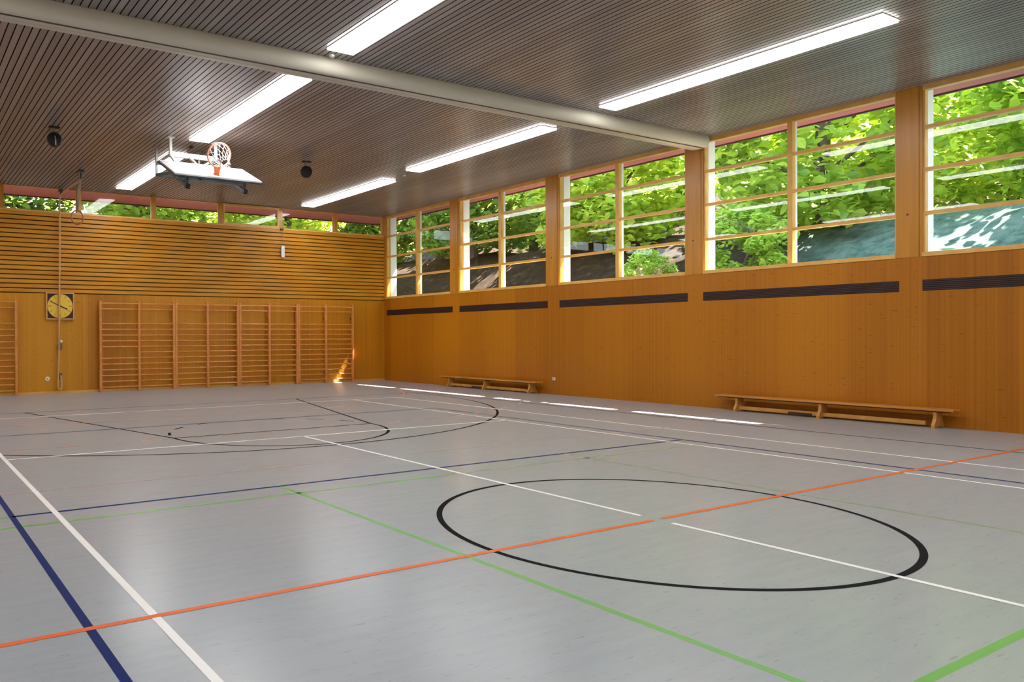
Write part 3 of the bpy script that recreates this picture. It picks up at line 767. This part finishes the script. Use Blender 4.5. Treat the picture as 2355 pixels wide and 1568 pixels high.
struct(mb.build('ground', M_GROUND, None, True), 'leaf strewn grassy bank outside the windows', 'ground')

def leaf_mesh(name, blobs, per, size, seed, material):
    r = random.Random(seed); vs = []; fs = []
    for (bx, by, bz, br) in blobs:
        for _ in range(per):
            while True:
                d = Vector((r.uniform(-1, 1), r.uniform(-1, 1), r.uniform(-1, 1)))
                if d.length < 1: break
            p = Vector((bx, by, bz))+Vector((d.x, d.y, d.z*0.7))*br
            q = Quaternion(Vector((r.gauss(0, 1), r.gauss(0, 1), r.gauss(0, 0.6))).normalized(), r.uniform(0, 1.3)) @ Quaternion((0, 0, 1), r.uniform(0, 6.28))
            s = size*r.uniform(0.65, 1.3)
            i = len(vs)
            for v in ((0, -0.5, 0), (0.38, -0.12, 0.10), (0.30, 0.28, 0.06), (0, 0.62, -0.05), (-0.30, 0.28, 0.06), (-0.38, -0.12, 0.10)):
                vs.append(tuple(p+q @ (Vector(v)*s)))
            fs += [(i, i+1, i+2, i+3), (i, i+3, i+4, i+5)]
    me = bpy.data.meshes.new(name); me.from_pydata(vs, [], fs); me.materials.append(material); return me
def tree_proto(seed, height, radius, base, nblob, per, size, material, trunk_r):
    """crown blobs carried on branches; returns (foliage mesh, trunk mesh)"""
    r = random.Random(seed); blobs = []; mb = MB()
    top = Vector((r.uniform(-0.4, 0.4), r.uniform(-0.4, 0.4), height*0.82))
    mb.tube([(0, 0, -0.6), (0.05, 0, height*0.25), (top.x*0.5, top.y*0.5, height*0.55), tuple(top)], [trunk_r*1.25, trunk_r, trunk_r*0.7, trunk_r*0.25], 9)
    for i in range(nblob):
        t = (i+0.5)/nblob; z = base+(height-base)*t
        rr = radius*math.sqrt(max(0.05, 1-(2*t-0.85)**2*0.85))
        a = i*2.39996+r.uniform(-0.4, 0.4); q = rr*math.sqrt(r.uniform(0.25, 1.0))
        c = Vector((q*math.cos(a), q*math.sin(a), z)); br = radius*r.uniform(0.28, 0.42)
        blobs.append((c.x, c.y, c.z, br))
        if i % 2 == 0:
            s0 = Vector((top.x*0.4, top.y*0.4, min(max(z-q*0.7, height*0.18), height*0.75)))
            mb.tube([s0, (s0+c)/2+Vector((0, 0, 0.1)), c], [trunk_r*0.35, trunk_r*0.2, 0.015], 6)
    bmesh.ops.recalc_face_normals(mb.bm, faces=mb.bm.faces[:])
    me = bpy.data.meshes.new('trunk'); mb.bm.to_mesh(me); mb.bm.free(); me.materials.append(M_BARK)
    return leaf_mesh('foliage', blobs, per, size, seed+1, material), me
PROTO = {
    'maple': tree_proto(3, 10.5, 3.1, 0.9, 62, 210, 0.29, M_LEAF, 0.22),
    'bright': tree_proto(11, 10.2, 3.1, 0.9, 62, 210, 0.29, M_LEAFY, 0.18),
    'dark': tree_proto(23, 11.0, 3.1, 1.3, 62, 200, 0.28, M_LEAFD, 0.30),
    'shrub': tree_proto(31, 2.6, 1.5, 0.3, 22, 150, 0.17, M_LEAF, 0.05),
}
def tree(kind, x, y, s, rot, label, cat='tree', group='trees on the bank outside', dz=0.0):
    e = thing({'maple': 'broadleaf_tree', 'bright': 'broadleaf_tree', 'dark': 'shade_tree', 'shrub': 'garden_shrub'}[kind], (x, y, gz(x, y)+dz), label, cat, group)
    for nm, me in zip(('foliage', 'trunk'), PROTO[kind]):
        o = bpy.data.objects.new(nm, me); COL.objects.link(o); o.parent = e
    e.rotation_euler = (0, 0, rot); e.scale = (s, s, s)
    return e
RW = [('bright', 23.8, 3.4, 1.15, 0.3, 'sunlit yellow green tree seen in the window at the right edge'),
      ('maple', 23.8, 12.3, 1.0, 2.7, 'leafy green tree behind the right panes of the window next to the beam'),
      ('bright', 23.8, 20.0, 1.0, 4.0, 'yellow green tree filling the right panes of the middle tall window'),
      ('dark', 23.6, 27.9, 0.97, 0.8, 'shady tree behind the second window from the corner'),
      ('dark', 23.8, 36.2, 0.95, 2.2, 'dark tree behind the window nearest the end wall'),
      ('bright', 33.0, -1.0, 1.05, 2.0, 'pale tree farther back beyond the right edge window'),
      ('maple', 32.0, 8.6, 1.05, 4.4, 'pale green tree farther back behind the rightmost window'),
      ('bright', 32.0, 16.6, 1.05, 0.1, 'bright tree farther back behind the large window over the long bench'),
      ('maple', 31.6, 24.4, 1.05, 3.1, 'dark trunked tree farther back behind the left panes of the middle window'),
      ('maple', 32.0, 32.4, 1.05, 5.0, 'green tree farther back behind the second window from the corner'),
      ('dark', 32.0, 41.0, 1.1, 3.0, 'dark tree deep in the wood beyond the corner window'),
      ('maple', 40.4, 4.4, 1.2, 1.0, 'tall pale tree in the last row beyond the rightmost window'),
      ('bright', 40.6, 13.4, 1.1, 2.0, 'tall yellow green tree in the last row behind the large window'),
      ('maple', 40.8, 22.4, 1.15, 3.0, 'tall tree in the last row behind the middle window'),
      ('dark', 41.0, 32.2, 1.15, 4.0, 'tall tree in the last row behind the second window from the corner'),
      ('dark', 41.5, 51.0, 1.15, 5.0, 'tall dark tree in the last row beyond the corner window'),
      ('dark', 24.0, 52.0, 1.1, 5.5, 'tall dark tree far beyond the corner of the hall')]
for r in RW: tree(*r, dz=-1.0 if r[1] < 25 and r[2] > 8 else 0)
BW = [('dark', 0.6, 31.0, 1.0, 0.5, 'dark green tree behind the strip window at the left edge'),
      ('maple', 9.3, 31.2, 1.0, 1.6, 'green tree behind the strip windows left of the folded hoop'),
      ('bright', 16.2, 32.2, 1.0, 3.7, 'sunlit tree behind the strip windows under the folded hoop'),
      ('dark', 5.0, 39.6, 1.15, 4.9, 'dark tree farther back behind the strip window over the gym ring'),
      ('bright', 13.0, 41.5, 1.1, 2.9, 'pale tree farther back behind the strip window left of the framed one'),
      ('dark', 21.5, 62.0, 1.2, 0.9, 'dark tree farthest back beyond the end wall')]
for r in BW: tree(*r, group='trees beyond the end wall')
SH = [      ('shrub', 20.0, 15.4, 0.5, 2.4, 'leafy shrub low in the right panes of the middle window'),
      ('shrub', 20.0, 12.4, 0.8, 1.1, 'bushy green shrub behind the lower left panes of the large window')]
for r in SH: tree(*r, cat='shrub', group='shrubs on the bank outside')
